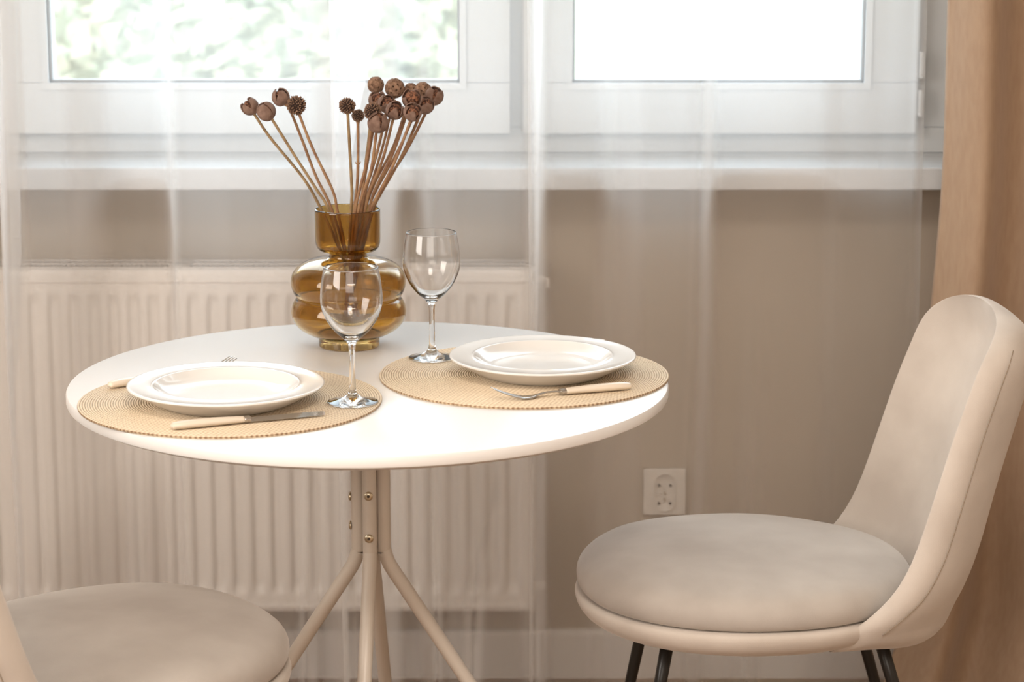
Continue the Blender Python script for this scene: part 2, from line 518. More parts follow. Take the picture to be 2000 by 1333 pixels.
# turn the rim backwards so the plate has depth
per = [V[i][0] for i in range(len(xs))] + [V[-1][j] for j in range(1, len(zs))] + [V[i][-1] for i in range(len(xs)-2, -1, -1)] + [V[0][j] for j in range(len(zs)-2, 0, -1)]
prev = per
for off, dy in ((.004, .004), (.004, .018)):
    ring_ = []
    for v, p0 in zip(per, prev):
        dx = off if v.co.x > RX1-.0065 else (-off if v.co.x < RX0+.0065 else 0)
        dz = off if v.co.z > RZ1-.0045 else (-off if v.co.z < RZ0+.0045 else 0)
        ring_.append(bm.verts.new((v.co.x+dx, RY0+dy, v.co.z+dz)))
    for k in range(len(per)):
        k2 = (k+1) % len(per)
        bm.faces.new((prev[k], prev[k2], ring_[k2], ring_[k]))
    prev = ring_
autosmooth(rpart('front_panel', bm, M['radiator'], True), 50)
rpart('top_bead', boxes(((RX0+.004, RY0-.0025, RZ1-.0225), (RX1-.012, RY0+.002, RZ1-.0165)), bev=.001), M['radiator'])
rpart('bottom_bead', boxes(((RX0+.004, RY0-.0025, RZ0+.0085), (RX1-.012, RY0+.002, RZ0+.0145)), bev=.001), M['radiator'])
rpart('rear_panel', boxes(((RX0+.006, RY1-.014, RZ0+.004), (RX1-.006, RY1, RZ1-.004)), bev=.004), M['radiator'])
for x0, x1 in ((RX0, RX0+.005), (RX1-.005, RX1)):
    rpart('side_panel', boxes(((x0, RY0+.008, RZ0+.006), (x1, RY1-.004, RZ1+.001)), bev=.0015), M['radiator'])
for z, dy, b in ((0.731, .052, 0), (0.190, .052, 1)):
    bm = bmesh.new(); tube([(RX1, RY0+dy, z), (RX1+.013, RY0+dy, z)], .0085, 20, bm)
    if b: tube([(RX1+.013, RY0+dy, z), (RX1+.017, RY0+dy, z)], .005, 8, bm)
    else: tube([(RX1+.013, RY0+dy, z), (RX1+.019, RY0+dy, z), (RX1+.019, RY0+dy, z-.014)], .004, 8, bm)
    autosmooth(rpart('end_plug', bm, M['radiator'], True))
# slotted grille
bm = bmesh.new()
gx0, gx1 = RX0+.006, RX1-.006
gz = RZ1+.001
bars = [((gx0, RY0+.012, gz-.010), (gx1, RY0+.018, gz)), ((gx0, RY1-.020, gz-.010), (gx1, RY1-.012, gz)),
        ((gx0, RY0+.049, gz-.006), (gx1, RY0+.053, gz))]
for b in bars: box(bm, *b)
for xa, xb in ((gx0, gx0+.012), (gx1-.012, gx1), (-0.575, -0.540)): box(bm, (xa, RY0+.018, gz-.004), (xb, RY1-.018, gz))
x = gx0+.012
while x < gx1-.014:
    if not (-.582 < x < -.540):
        box(bm, (x+.0045, RY0+.018, gz-.006), (x+.0075, RY1-.018, gz-.0005))
    x += 0.0085
rpart('top_grille', bm, M['radiator'])
rpart('convector', boxes(((gx0, RY0+.020, RZ0+.02), (gx1, RY1-.018, gz-.022))), M['grille_dark'])

# ------------------------------------------------------------------ wall socket
sk = thing('wall_socket', 'off-white double wall socket on the beige wall, behind the right chair', 'socket', (0.2663, WY, 0.3417))
def skp(name, bm, m, sm=False, par=sk, **k): return obj(name, bm, m, par, smooth=sm, **k)
plate = skp('cover_plate', boxes(((-.0370, -.010, -.0417), (.0370, 0, .0417)), bev=.003), M['socket'])
def stadium(r, zc, y, n=24):
    return [(r*math.cos(t), y, (zc if math.sin(t) >= 0 else -zc) + r*math.sin(t)) for t in [2*PI*(k+.5)/n for k in range(n)]]
bm = bmesh.new()
rs = [stadium(.0205, .0155, -.0100), stadium(.0200, .0155, -.0118), stadium(.0180, .0150, -.0120), stadium(.0172, .0150, -.0108), stadium(.001, .015, -.0108)]
rv = [[bm.verts.new(p) for p in r] for r in rs]
for a, b in zip(rv, rv[1:]):
    for k in range(24): bm.faces.new((a[k], a[(k+1) % 24], b[(k+1) % 24], b[k]))
skp('socket_insert', bm, M['socket'], True)
for zc in (.0125, -.0265+.0065):
    for x_ in (-.0098, .0098):
        bm = bmesh.new(); tube([(x_, -.0108, zc), (x_, -.0118, zc)], .0026, 12, bm)
        skp('pin_hole', bm, M['socket_hole'])
for zc in (-.001, -.0125):
    bm = bmesh.new(); tube([(0, -.0108, zc), (0, -.0150, zc)], [.0024, .0018], 12, bm)
    skp('earth_pin', bm, M['brass'])

# ------------------------------------------------------------------ sheer curtain
def px2x(px, Y=3.95): return (px-1000)/4822*(Y*0.978+0.55*0.208)
ctl = [(-900, .05), (-700, .07), (-560, .02), (-400, .06), (-250, .03), (-120, .05), (-60, .03), (-25, .012), (5, .016), (18, .085), (34, .10), (48, .060), (90, .055), (150, .050), (200, .016), (240, .010), (300, .010),
       (328, .018), (345, .058), (362, .056), (450, .062), (540, .055), (600, .040), (640, .055), (668, .105), (700, .085), (745, .100), (757, .05), (775, .010), (805, .012), (835, .05),
       (900, .062), (980, .055), (1030, .055), (1046, .075), (1058, .035), (1075, .005), (1110, .004), (1165, .006), (1190, .030), (1260, .045), (1345, .045), (1368, .050), (1390, .024),
       (1400, .005), (1450, .004), (1560, .004), (1620, .006), (1650, .022), (1720, .030), (1790, .026), (1803, .020), (1815, .040)]
cxs = [px2x(c[0]) for c in ctl]; cds = [c[1] for c in ctl]
fine = []
x = cxs[0]
while x < px2x(1812):
    fine.append((x, None, 0)); x += 0.0030
# cloth doubled over on itself: left edge, width above the window board, at the board, near the floor
FOLDS = [(px2x(2), .046, .040, .020), (px2x(662), .078, .030, .012), (px2x(1030), .030, .022, .006)]
out_ = []
for x_, _, _ in fine:
    hit = None
    for i_, F in enumerate(FOLDS):
        wm = max(F[1:])
        if F[0] < x_ < F[0]+wm: hit = i_
    if hit is None: out_.append((x_, None, 0))
    elif out_ and not (out_[-1][1] == hit):
        for k_ in range(1, 30): out_.append((FOLDS[hit][0], hit, k_/30))
fine = out_
def dist(x):                                   # smoothed distance in front of the sill
    t = 0
    for k, w in ((-3, 1), (-2, 2), (-1, 3), (0, 4), (1, 3), (2, 2), (3, 1)): t += w*interp(x+k*.0045, cxs, cds)
    t /= 16
    return t*(1 + 1.1*sstep(t, .012, .06))
extra = [  # folds that grow towards the hem: x at the sill, x at the hem, depth, width
    (px2x(603), px2x(592), .045, .010), (px2x(812), px2x(842), .040, .010), (px2x(1040), px2x(925), .050, .011),
    (px2x(265), px2x(250), .035, .02), (px2x(1500), px2x(1480), .03, .02)]
ZT, ZB = 2.52, 0.015
def curtain_pt(u, v):
    x, fi, ft = fine[min(len(fine)-1, int(round(u*(len(fine)-1))))]
    z = lerp(ZT, ZB, v)
    lay = 0
    if fi is not None:
        c0, w1, w2, w3 = FOLDS[fi]
        wm = max(w1, w2, w3)
        wz = lerp(w2, w1, sstep(z, .93, 1.25)) if z > .93 else lerp(w3, w2, sstep(z, .3, .93))
        if ft < .36: f_ = wz*sstep(ft, -.1, .36); lay = 0
        elif ft < .64: f_ = wz*(1-sstep(ft, .36, .64)); lay = .010*sstep(ft, .36, .64)
        else: f_ = wm*sstep(ft, .64, 1.1)/sstep(1, .64, 1.1); lay = .010 + .0*ft
        if ft >= .64: lay = .010*(1-sstep(ft, .9, 1.0)) + .006*math.sin(PI*(ft-.64)/.36)
        lay += .010*math.exp(-((ft-.36)/.05)**2)*0
        x = c0 + f_
    sway = 0.010*math.sin(z*2.1+x*3)*sstep(abs(z-.93), .1, .9)
    d = dist(x + sway)
    # above the sill the big fold by the flowers is wider
    up = sstep(z, 0.95, 1.25)
    d += up*0.02*math.exp(-((x-px2x(705))/.028)**2)
    low = sstep(.93-z, .05, .75)
    d += 0.012*low
    for xa, xb, dep, w in extra:
        c = lerp(xa, xb, low**1.5)
        d += dep*low*math.exp(-((x-c)/w)**2)
    xx = x + 0.004*math.sin(40*x + 2*z)
    return (xx, 4.018 - d - lay, z)
bm = grid(curtain_pt, len(fine)-1, 34)
tag(obj('sheer_curtain', bm, M['sheer']), 'white see-through sheer curtain hanging in soft folds in front of the window and radiator', 'curtain')

# ------------------------------------------------------------------ beige drape at the right
dctl = [(0, 0.02), (.020, -.012), (.045, -.040), (.065, -.042), (.10, .020), (.125, .040), (.15, .030), (.19, -.015), (.24, -.03), (.30, .04), (.40, -.035), (.48, .0), (.56, .04), (.66, -.02), (.75, .01)]
dxs = [a for a, _ in dctl]; dds = [b for _, b in dctl]
def drape_pt(u, v):
    z = lerp(2.52, 0.008, v)
    s = u*0.75
    low = sstep(1.0-z, 0, 1.0)
    d = 0
    for k, w in ((-2, 1), (-1, 2), (0, 3), (1, 2), (2, 1)): d += w*interp(s+k*.007, dxs, dds)
    d /= 9
    d *= 1 + .25*low
    edge = 0.690 + 0.012*(z-1.2) - 0.020*sstep(1.0-z, 0, .5) - .055*sstep(.25-z, 0, .25)*(1-u)**2
    x = edge + s*(1.0 + .06*math.sin(2*z)) + 0.008*math.sin(3.1*z + 5*u)
    y = 3.905 + d + 0.01*math.sin(4*z+8*u) - .05*sstep(.2-z, 0, .2)
    return (x, y, z)
bm = grid(drape_pt, 200, 60)
dr = obj('drape', bm, M['drape'])
md = dr.modifiers.new('thick', 'SOLIDIFY'); md.thickness = 0.0012
tag(dr, 'heavy beige drape hanging to the floor at the right end of the window', 'curtain')

# ------------------------------------------------------------------ round table
TX, TY, TZ, TR = -0.194, 3.269, 0.745, 0.406
tab = thing('round_table', 'round white pedestal table with four slanting cream metal legs, set for two', 'table', (TX, TY, 0), -0.045)
R_ = TR
prof = [(0, TZ), (R_-.0035, TZ), (R_-.0012, TZ-.0008), (R_, TZ-.003), (R_, TZ-.013), (R_-.0008, TZ-.0150), (R_-.004, TZ-.0165), (R_-.012, TZ-.0205), (R_-.016, TZ-.0212), (0, TZ-.0212)]
top = obj('tabletop', lathe(prof, 256), M['table_top'], tab)
autosmooth(top, 30)
# mounting plate under the top
obj('mounting_plate', boxes(((-.085, -.085, TZ-.0260), (.085, .085, TZ-.0214)), bev=.0015), M['table_metal'], tab, smooth=False)
q = 0.0175
bend = 0.495
def leg_path(dx, dy):
    pts = [(dx*(q+.012), dy*(q+.012), TZ-.026), (dx*(q+.006), dy*(q+.006), TZ-.031), (dx*q, dy*q, TZ-.045), (dx*q, dy*q, TZ-.12), (dx*q, dy*q, bend+.022), (dx*(q+.0012), dy*(q+.0012), bend+.010),
           (dx*(q+.006), dy*(q+.006), bend-.006), (dx*(q+.014), dy*(q+.014), bend-.020)]
    for z in (.44, .30, .15, .012): pts.append((dx*(q+.014+(bend-.020-z)*.64), dy*(q+.014+(bend-.020-z)*.64), z))
    return pts
for dx, dy in ((0, -1), (1, 0), (0, 1), (-1, 0)):
    pts = leg_path(dx, dy)
    bm = tube(catmull(pts, 5), 0.0098, 20, up=(dy, dx, 0))
    lg = obj('leg', bm, M['table_metal'], tab)
    foot = obj('foot_cap', lathe([(0, 0), (.012, 0), (.013, .003), (.013, .014), (.0095, .018)], 24), M['table_metal'], lg, loc=(pts[-1][0], pts[-1][1], 0))
    zz = (.590, .5300) if dy == -1 else (.582, .541)
    if (dx, dy) in ((0, -1), (-1, 0)):
        for z in zz:
            c = Vector((dx*(q+.0095), dy*(q+.0095), z)); nrm = Vector((dx, dy, 0))
            bm = bmesh.new(); tube([c, c+nrm*.0016, c+nrm*.0030, c+nrm*.0034], [.0062, .0062, .0046, .0030], 20, bm)
            sc = autosmooth(obj('screw', bm, M['screw'], lg, label='brass-coloured hex screw'))
            bm = bmesh.new(); tube([c+nrm*.0033, c+nrm*.0036], .0022, 6, bm)
            obj('hex_recess', bm, M['screw_dark'], lg, smooth=False)
# centre block between the tubes
obj('centre_post', boxes(((-.009, -.009, bend+.02), (.009, .009, TZ-.026)), bev=.002), M['table_metal'], tab)

# ------------------------------------------------------------------ placemats
MZ = TZ + 0.0002
def placemat(x, y, label):
    n_r = 60; R = n_r*PITCH
    prof = [(0, .0002)]
    prof.append((R-.0005, .0002)); prof.append((R, .0018))
    for k in range(n_r, 0, -1):
        r1 = k*PITCH
        for f in (0, .2, .5, .8):
            r = r1 - f*PITCH
            prof.append((max(r, 0.0003), .0026 + .0011*math.sqrt(max(0, 1-(2*f-1)**2)) ))
    prof.append((0, .003))
    o = obj('placemat', lathe(prof, 200), M['straw'], loc=(x, y, MZ))
    return tag(o, label, 'placemat', 'round braided placemats')
placemat(-.368, 3.143, 'round braided straw placemat under the left plate, with the nearer wine glass on it')
placemat(.0165, 3.297, 'round braided straw placemat under the right plate, reaching over the table edge')
MT = MZ + 0.0038

# ------------------------------------------------------------------ plates
def plate_bm():
    pr = [(0, .0035), (.055, .0035), (.072, .0010), (.078, .0003), (.0835, .0012), (.090, .0040), (.099, .0085), (.109, .0140), (.119, .0195), (.1262, .0235), (.1278, .0250),
          (.1270, .0266), (.1240, .0268), (.114, .0258), (.104, .0254), (.098, .0256), (.0955, .0262), (.0938, .0258), (.0915, .0240), (.084, .0180), (.076, .0138), (.069, .0118), (.064, .0112), (.050, .0110), (0, .0110)]
    return lathe(catmull([(0, .0035), (.055, .0035)], 1) + catmull(pr[2:], 3), 160)
plate0 = obj('dinner_plate', plate_bm(), M['porcelain'], loc=(-.3717, 3.1246, MT))
tag(plate0, 'white deep-rimmed dinner plate on the left placemat, at the place of the left chair', 'plate', 'white dinner plates')
p2 = plate0.copy(); COL.objects.link(p2); p2.location = (.042, 3.2986, MT)
tag(p2, 'white deep-rimmed dinner plate on the right placemat, facing the right chair', 'plate', 'white dinner plates')

# ------------------------------------------------------------------ cutlery (modelled along +x: handle at the origin end)
def handle_part(par):
    path = [(.0005, 0, .0052), (.002, 0, .0053), (.005, 0, .0055), (.02, 0, .0060), (.05, 0, .0062), (.080, 0, .0058), (.0945, 0, .0055)]
    rad_ = [.002, .0045, .0066, .0080, .0080, .0068, .0062]
    cur = catmull([p + (r,) for p, r in zip(path, rad_)], 6)
    obj('handle', tube([c[:3] for c in cur], [c[3] for c in cur], 20, flat=.66, up=(0, 0, 1)), M['handle'], par, label='cream plastic handle')
    cur = [(.0945, 0, .0055), (.0955, 0, .0055), (.099, 0, .0055), (.1025, 0, .0055), (.1035, 0, .0055)]
    autosmooth(obj('collar', tube(cur, [.0058, .0066, .0066, .0062, .0040], 20, flat=.68, up=(0, 0, 1)), M['steel'], par, label='steel collar'))
def sheet(rows, th):
    """strip with thickness: rows of (x, halfwidth, z)"""
    bm = bmesh.new()
    rings = []
    for x, w, z in rows:
        rings.append([bm.verts.new(p) for p in ((x, -w, z), (x, -w*.5, z+th*.5), (x, w*.5, z+th*.5), (x, w, z), (x, w*.5, z-th*.5), (x, -w*.5, z-th*.5))])
    for a, b in zip(rings, rings[1:]):
        for k in range(6): bm.faces.new((a[k], a[(k+1) % 6], b[(k+1) % 6], b[k]))
    bm.faces.new(rings[0][::-1]); bm.faces.new(rings[-1])
    return bm
def make_fork(label, loc, rz):
    t = thing('fork', label, 'fork', loc, rz, 'forks with cream handles')
    handle_part(t)
    rows = catmull([(.102, .0030, .0056), (.110, .0026, .0060), (.122, .0026, .0058), (.134, .0045, .0036), (.142, .0090, .0021), (.150, .0112, .0016), (.1575, .0116, .0024)], 5)
    obj('fork_head', sheet(rows, .0022), M['steel'], t, label='steel fork head')
    for k in range(4):
        y = (-1.5 + k)*.0060
        cur = catmull([(.154, y, .0020), (.160, y, .0030), (.172, y, .0068), (.184, y, .0115), (.196, y*.98, .0170)], 5)
        rr_ = [lerp(.0020, .0010, i/(len(cur)-1)) for i in range(len(cur))]
        obj('tine', tube(cur, rr_, 8, flat=.6, up=(0, 0, 1)), M['steel'], t)
    return t
def make_knife(label, loc, rz):
    t = thing('knife', label, 'knife', loc, rz, 'knives with cream handles')
    handle_part(t)
    bm = bmesh.new()
    rows = catmull([(.102, .0035, -.0035), (.112, .0040, -.0036), (.118, .0046, -.0050), (.15, .0044, -.0056), (.18, .0032, -.0056), (.196, .0004, -.0050), (.2005, -.0035, -.0044)], 5)
    rings = []
    for x, a, b in rows:      # spine a, edge b; blade stands nearly flat
        rings.append([bm.verts.new(p) for p in ((x, a, .0050), (x, a, .0062), (x, b, .0022))])
    for p, q_ in zip(rings, rings[1:]):
        for k in range(3): bm.faces.new((p[k], p[(k+1) % 3], q_[(k+1) % 3], q_[k]))
    bm.faces.new(rings[0][::-1]); bm.faces.new(rings[-1])
    autosmooth(obj('blade', bm, M['steel'], t, label='steel blade'))
    return t
CZ = MT + 0.0001
make_fork('fork with a cream handle behind the left plate, its dark tines showing past the rim', (-.5375, 3.2010, CZ), math.radians(38.3))
make_knife('table knife with a cream handle on the near side of the left placemat', (-.4240, 2.9745, CZ), math.radians(22.5))
make_fork('steel fork with a cream handle lying on the near side of the right placemat', (.1590, 3.1990, CZ), math.radians(180+20.5))
make_knife('table knife mostly hidden behind the right plate, only its pale handle end shows', (.1365, 3.4935, MZ), math.radians(180+7))

# ------------------------------------------------------------------ wine glasses
def glass_bm():
    out = [(0, .0004), (.030, .0002), (.0325, .0008), (.0330, .0016), (.0322, .0024), (.024, .0040), (.014, .0070), (.0070, .0120), (.0046, .0190), (.0041, .030), (.0040, .055), (.0043, .072),
           (.0060, .0795), (.0110, .0855), (.0190, .0925), (.0280, .1030), (.0345, .1145), (.0390, .1270), (.0403, .1370), (.0398, .1480), (.0382, .1620), (.0362, .1740), (.0352, .1796)]
    inn = [(.0346, .1800), (.0342, .1795), (.0354, .1735), (.0374, .1615), (.0390, .1478), (.0394, .1370), (.0381, .1275), (.0334, .1155), (.0266, .1045), (.0176, .0950), (.0090, .0895), (.0040, .0880), (0, .0876)]
    a = catmull(out[2:], 4)
    b = catmull(inn[:-1], 4)
    return lathe(out[:2] + a + b + [inn[-1]], 96)
g0 = obj('wine_glass', glass_bm(), M['wine_glass'], loc=(-.207, 3.1223, MT))
tag(g0, 'empty clear wine glass on the left placemat, in front of the amber vase', 'wine glass', 'clear stemmed wine glasses')
g1 = g0.copy(); COL.objects.link(g1); g1.location = (-.1124, 3.3923, MT)
tag(g1, 'empty clear wine glass standing beside the right plate, farther back than the other glass', 'wine glass', 'clear stemmed wine glasses')

# ------------------------------------------------------------------ amber vase
VX, VY = -.2355, 3.494
outer = [(0, .0012), (.038, .0010), (.0425, .0012), (.0438, .0030), (.0440, .0120), (.0450, .0150), (.0560, .0190), (.0700, .0270), (.0790, .0370), (.0828, .0490), (.0815, .0600), (.0775, .0685),
         (.0742, .0725), (.0775, .0765), (.0812, .0850), (.0828, .0960), (.0800, .1075), (.0710, .1180), (.0560, .1255), (.0400, .1290), (.0300, .1302), (.0274, .1320), (.0272, .1370),
         (.0290, .1393), (.0380, .1405), (.0425, .1430), (.0452, .1475), (.0464, .1540), (.0467, .1700), (.0468, .1900), (.0468, .2000)]
inner = [(.0461, .2010), (.0452, .2000), (.0450, .1880), (.0447, .1700), (.0443, .1560), (.0430, .1490), (.0400, .1450), (.0330, .1428), (.0262, .1410), (.0248, .1370), (.0249, .1320), (.0275, .1280),
         (.0400, .1262), (.0550, .1226), (.0690, .1155), (.0776, .1060), (.0802, .0960), (.0787, .0862), (.0752, .0790), (.0715, .0725), (.0752, .0662), (.0789, .0595), (.0802, .0490), (.0766, .0382),
         (.0682, .0290), (.0545, .0212), (.0400, .0176), (.0200, .0166), (0, .0164)]
v_out = catmull(outer[1:], 4); v_in = catmull(inner[:-1], 4)
vase = obj('vase', lathe([outer[0]] + v_out + v_in + [inner[-1]], 128), M['amber'], loc=(VX, VY, MZ))
tag(vase, 'amber glass vase of two bulging rings under a straight collar, holding dried seed stems', 'vase')

# ------------------------------------------------------------------ dried seed stems
def pod_bm(r, cracks, open_, seed):
    """hollow round capsule whose skin splits into valves from the top; returns skin and core meshes"""
    rnd = random.Random(seed)
    ph0 = rnd.random()*2*PI
    cr_ = []
    for k in range(cracks):
        cr_.append((ph0 + 2*PI*(k + rnd.uniform(-.15, .15))/cracks, rnd.uniform(.75, 1.15)))
    nphi, nth = 72, 14
    tmax0 = PI*(0.97 - 0.30*open_)
    def lim(phi):
        t = tmax0
        for c, dep in cr_:
            d = abs((phi-c+PI) % (2*PI) - PI)
            w = 0.20 + .38*open_
            if d < w:
                t = min(t, lerp(PI*(.42+.10*(1-dep)), tmax0, (d/w)**0.75))
        return t
    bm = bmesh.new()
    V = []
    for i in range(nphi):
        phi = 2*PI*i/nphi
        T_ = lim(phi)
        row = []
        for j in range(nth+1):
            th = T_*j/nth
            rad__ = r*(1 + .10*open_*sstep(th, 1.6, 3.0) + .02*math.sin(3*phi+seed))
            row.append(bm.verts.new((rad__*math.sin(th)*math.cos(phi), rad__*math.sin(th)*math.sin(phi), -rad__*math.cos(th)*1.02)))
        V.append(row)
    for i in range(nphi):
        i2 = (i+1) % nphi
        for j in range(nth): bm.faces.new((V[i][j], V[i2][j], V[i2][j+1], V[i][j+1]))
    bmesh.ops.remove_doubles(bm, verts=bm.verts, dist=1e-5)
    return bm
def core_bm(r, seed):
    bm = bmesh.new()
    bmesh.ops.create_icosphere(bm, subdivisions=4, radius=r)
    for v in bm.verts:
        n_ = noise.noise(v.co*420 + Vector((seed, 0, 0)))
        v.co *= 1 + .16*n_
    return bm
def fib(n):
    g = PI*(3-math.sqrt(5))
    for k in range(n):
        z = 1-2*(k+.5)/n
        r = math.sqrt(1-z*z)
        yield Vector((r*math.cos(g*k), r*math.sin(g*k), z))
def burr_bm(r, seed):
    """ball of many little split horns with dark gaps between them"""
    rnd = random.Random(seed)
    bm = bmesh.new()
    bmesh.ops.create_icosphere(bm, subdivisions=3, radius=r*.84)
    for f in bm.faces: f.material_index = 1
    for d in fib(150):
        d = (d + Vector((rnd.uniform(-.06, .06), rnd.uniform(-.06, .06), rnd.uniform(-.06, .06)))).normalized()
        u = d.orthogonal().normalized(); v = d.cross(u)
        a0 = rnd.random()*6.3
        w = r*.082; h = r*rnd.uniform(.97, 1.10)
        base = [bm.verts.new(d*r*.80 + w*1.15*(math.cos(a0+k*PI/2)*u + math.sin(a0+k*PI/2)*v)) for k in range(4)]
        mid = [bm.verts.new(d*(h-.1*r) + w*.95*(math.cos(a0+k*PI/2)*u + math.sin(a0+k*PI/2)*v)) for k in range(4)]
        tip = bm.verts.new(d*h + w*.5*(u*rnd.uniform(-1, 1) + v*rnd.uniform(-1, 1)))
        for k in range(4):
            bm.faces.new((base[k], base[(k+1) % 4], mid[(k+1) % 4], mid[k])).material_index = 0
            bm.faces.new((mid[k], mid[(k+1) % 4], tip)).material_index = 0
    return bm
def pitted_bm(r, seed, n=26):
    """ball with round holes"""
    bm = bmesh.new()
    bmesh.ops.create_icosphere(bm, subdivisions=5, radius=r)
    rnd = random.Random(seed)
    c = [(d + Vector((rnd.uniform(-.08, .08), rnd.uniform(-.08, .08), rnd.uniform(-.08, .08)))).normalized() for d in fib(n)]
    for v in bm.verts:
        d = v.co.normalized()
        a = min(d.angle(k) for k in c)
        pit = 1 - sstep(a, .07, .14)
        ridge = math.exp(-((a-.17)/.05)**2)
        v.co = d*r*(1 - .22*pit + .05*ridge + .03*noise.noise(d*16+Vector((seed, 0, 0))))
    for f in bm.faces:
        f.material_index = 1 if min(f.calc_center_median().normalized().angle(k) for k in c) < .095 else 0
    return bm

# kind, x, y-offset, z of the head; radius; x,y offset at the rim; x,y at the neck; open; label
HEADS = [
 ('pod', -.3742, 3.5165, 1.0901, .0130, (-.0395, .008), (-.012, .006), .75, 4, 'olive', [(-.3665, 1.077), (-.345, 1.045), (-.2995, .989)], 'dried seed stem with an open brown pod, farthest left of the bunch'),
 ('pod', -.3479, 3.4865, 1.0863, .0138, (-.0265, -.010), (-.010, -.004), .12, 3, 'olive', [(-.338, 1.072), (-.309, 1.024), (-.279, .976)], 'dried seed stem with a nearly closed pod, second from the left, lowest there'),
 ('pod', -.3310, 3.5265, 1.1022, .0130, (-.0245, .012), (-.006, .009), .45, 3, 'brown', [(-.317, 1.083), (-.300, 1.040), (-.281, .990)], 'dried seed stem with a split pod, topmost of the left-hand stems'),
 ('burr', -.3046, 3.4815, 1.0956, .0140, (-.0145, -.006), (-.003, -.003), 0, 0, 'brown', [(-.300, 1.080), (-.283, 1.034), (-.256, .974)], 'dried stem with a prickly round burr, rightmost of the four left-hand stems'),
 ('burr', -.2320, 3.4665, 1.0966, .0120, (.0065, -.020), (.002, -.012), 0, 0, 'olive', [(-.2310, 1.078), (-.2288, 1.02), (-.2275, .975)], 'upright dried stem with a prickly burr left of the dense cluster'),
 ('burr', -.2189, 3.4965, 1.0793, .0094, (.0100, .006), (.001, .006), 0, 0, 'brown', [(-.219, 1.06), (-.2195, 1.02), (-.221, .985)], 'dried stem with the smallest prickly burr, at the left edge of the dense cluster'),
 ('pitted', -.1946, 3.5265, 1.1197, .0118, (.018, .022), (.005, .013), 0, 16, 'olive', [(-.198, 1.10), (-.206, 1.04), (-.213, .985)], 'dried stem with a smooth ball full of holes, the highest head of all'),
 ('pitted', -.1670, 3.5165, 1.1160, .0138, (.022, .017), (.008, .010), 0, 40, 'brown', [(-.169, 1.10), (-.183, 1.04), (-.200, .985)], 'dried stem with a knobbly pitted ball, tallest in the middle of the dense cluster'),
 ('pod', -.1903, 3.4965, 1.1019, .0135, (.0185, .004), (.006, .002), .85, 5, 'brown', [(-.193, 1.085), (-.203, 1.03), (-.213, .975)], 'dried stem with a wide open pod right below the highest ball'),
 ('pod', -.1762, 3.4765, 1.0983, .0132, (.021, -.006), (.009, -.004), .7, 4, 'brown', [(-.179, 1.08), (-.191, 1.03), (-.208, .975)], 'dried stem with an open pod in the centre of the dense cluster'),
 ('burr', -.1949, 3.4465, 1.0910, .0130, (.013, -.025), (.005, -.014), 0, 0, 'brown', [(-.196, 1.075), (-.2045, 1.02), (-.2165, .975)], 'dried stem with a prickly burr above the lowest pod, front left of the cluster'),
 ('pod', -.1874, 3.4365, 1.0764, .0148, (.0175, -.030), (.008, -.017), .25, 4, 'brown', [(-.1905, 1.058), (-.198, 1.01), (-.212, .970)], 'dried stem with a large four-way split pod, lowest head of the dense cluster'),
 ('pod', -.1643, 3.4515, 1.0918, .0132, (.0265, -.020), (.012, -.012), .6, 4, 'brown', [(-.168, 1.075), (-.183, 1.02), (-.202, .975)], 'dried stem with a split pod in the lower middle of the dense cluster'),
 ('pod', -.1404, 3.4665, 1.1074, .0148, (.032, -.010), (.016, -.007), 1.0, 5, 'brown', [(-.147, 1.09), (-.168, 1.03), (-.195, .975)], 'dried stem with a dark gaping pod, right of the cluster centre'),
 ('pod', -.1386, 3.4365, 1.0914, .0132, (.034, -.020), (.015, -.013), .7, 5, 'brown', [(-.144, 1.073), (-.167, 1.015), (-.1925, .965)], 'dried stem with a reddish split pod, lowest at the right of the cluster'),
 ('pod', -.1221, 3.4765, 1.0969, .0132, (.038, .001), (.018, .0), .8, 4, 'brown', [(-.131, 1.08), (-.158, 1.02), (-.189, .965)], 'dried stem with an open pod under the rightmost one'),
 ('pitted', -.1442, 3.5265, 1.1117, .0105, (.026, .022), (.013, .012), 0, 34, 'brown', [(-.149, 1.095), (-.169, 1.035), (-.197, .98)], 'dried stem with a small pitted ball at the back right of the cluster'),
 ('pitted', -.1270, 3.5165, 1.1128, .0120, (.031, .014), (.017, .007), 0, 34, 'brown', [(-.133, 1.095), (-.159, 1.035), (-.1925, .975)], 'dried stem with a pitted ball next to the rightmost pod'),
 ('pod', -.1104, 3.4965, 1.1069, .0135, (.037, .008), (.020, .004), .5, 3, 'brown', [(-.119, 1.09), (-.150, 1.03), (-.187, .972)], 'dried stem with a cracked pod, farthest right of all the heads'),
]
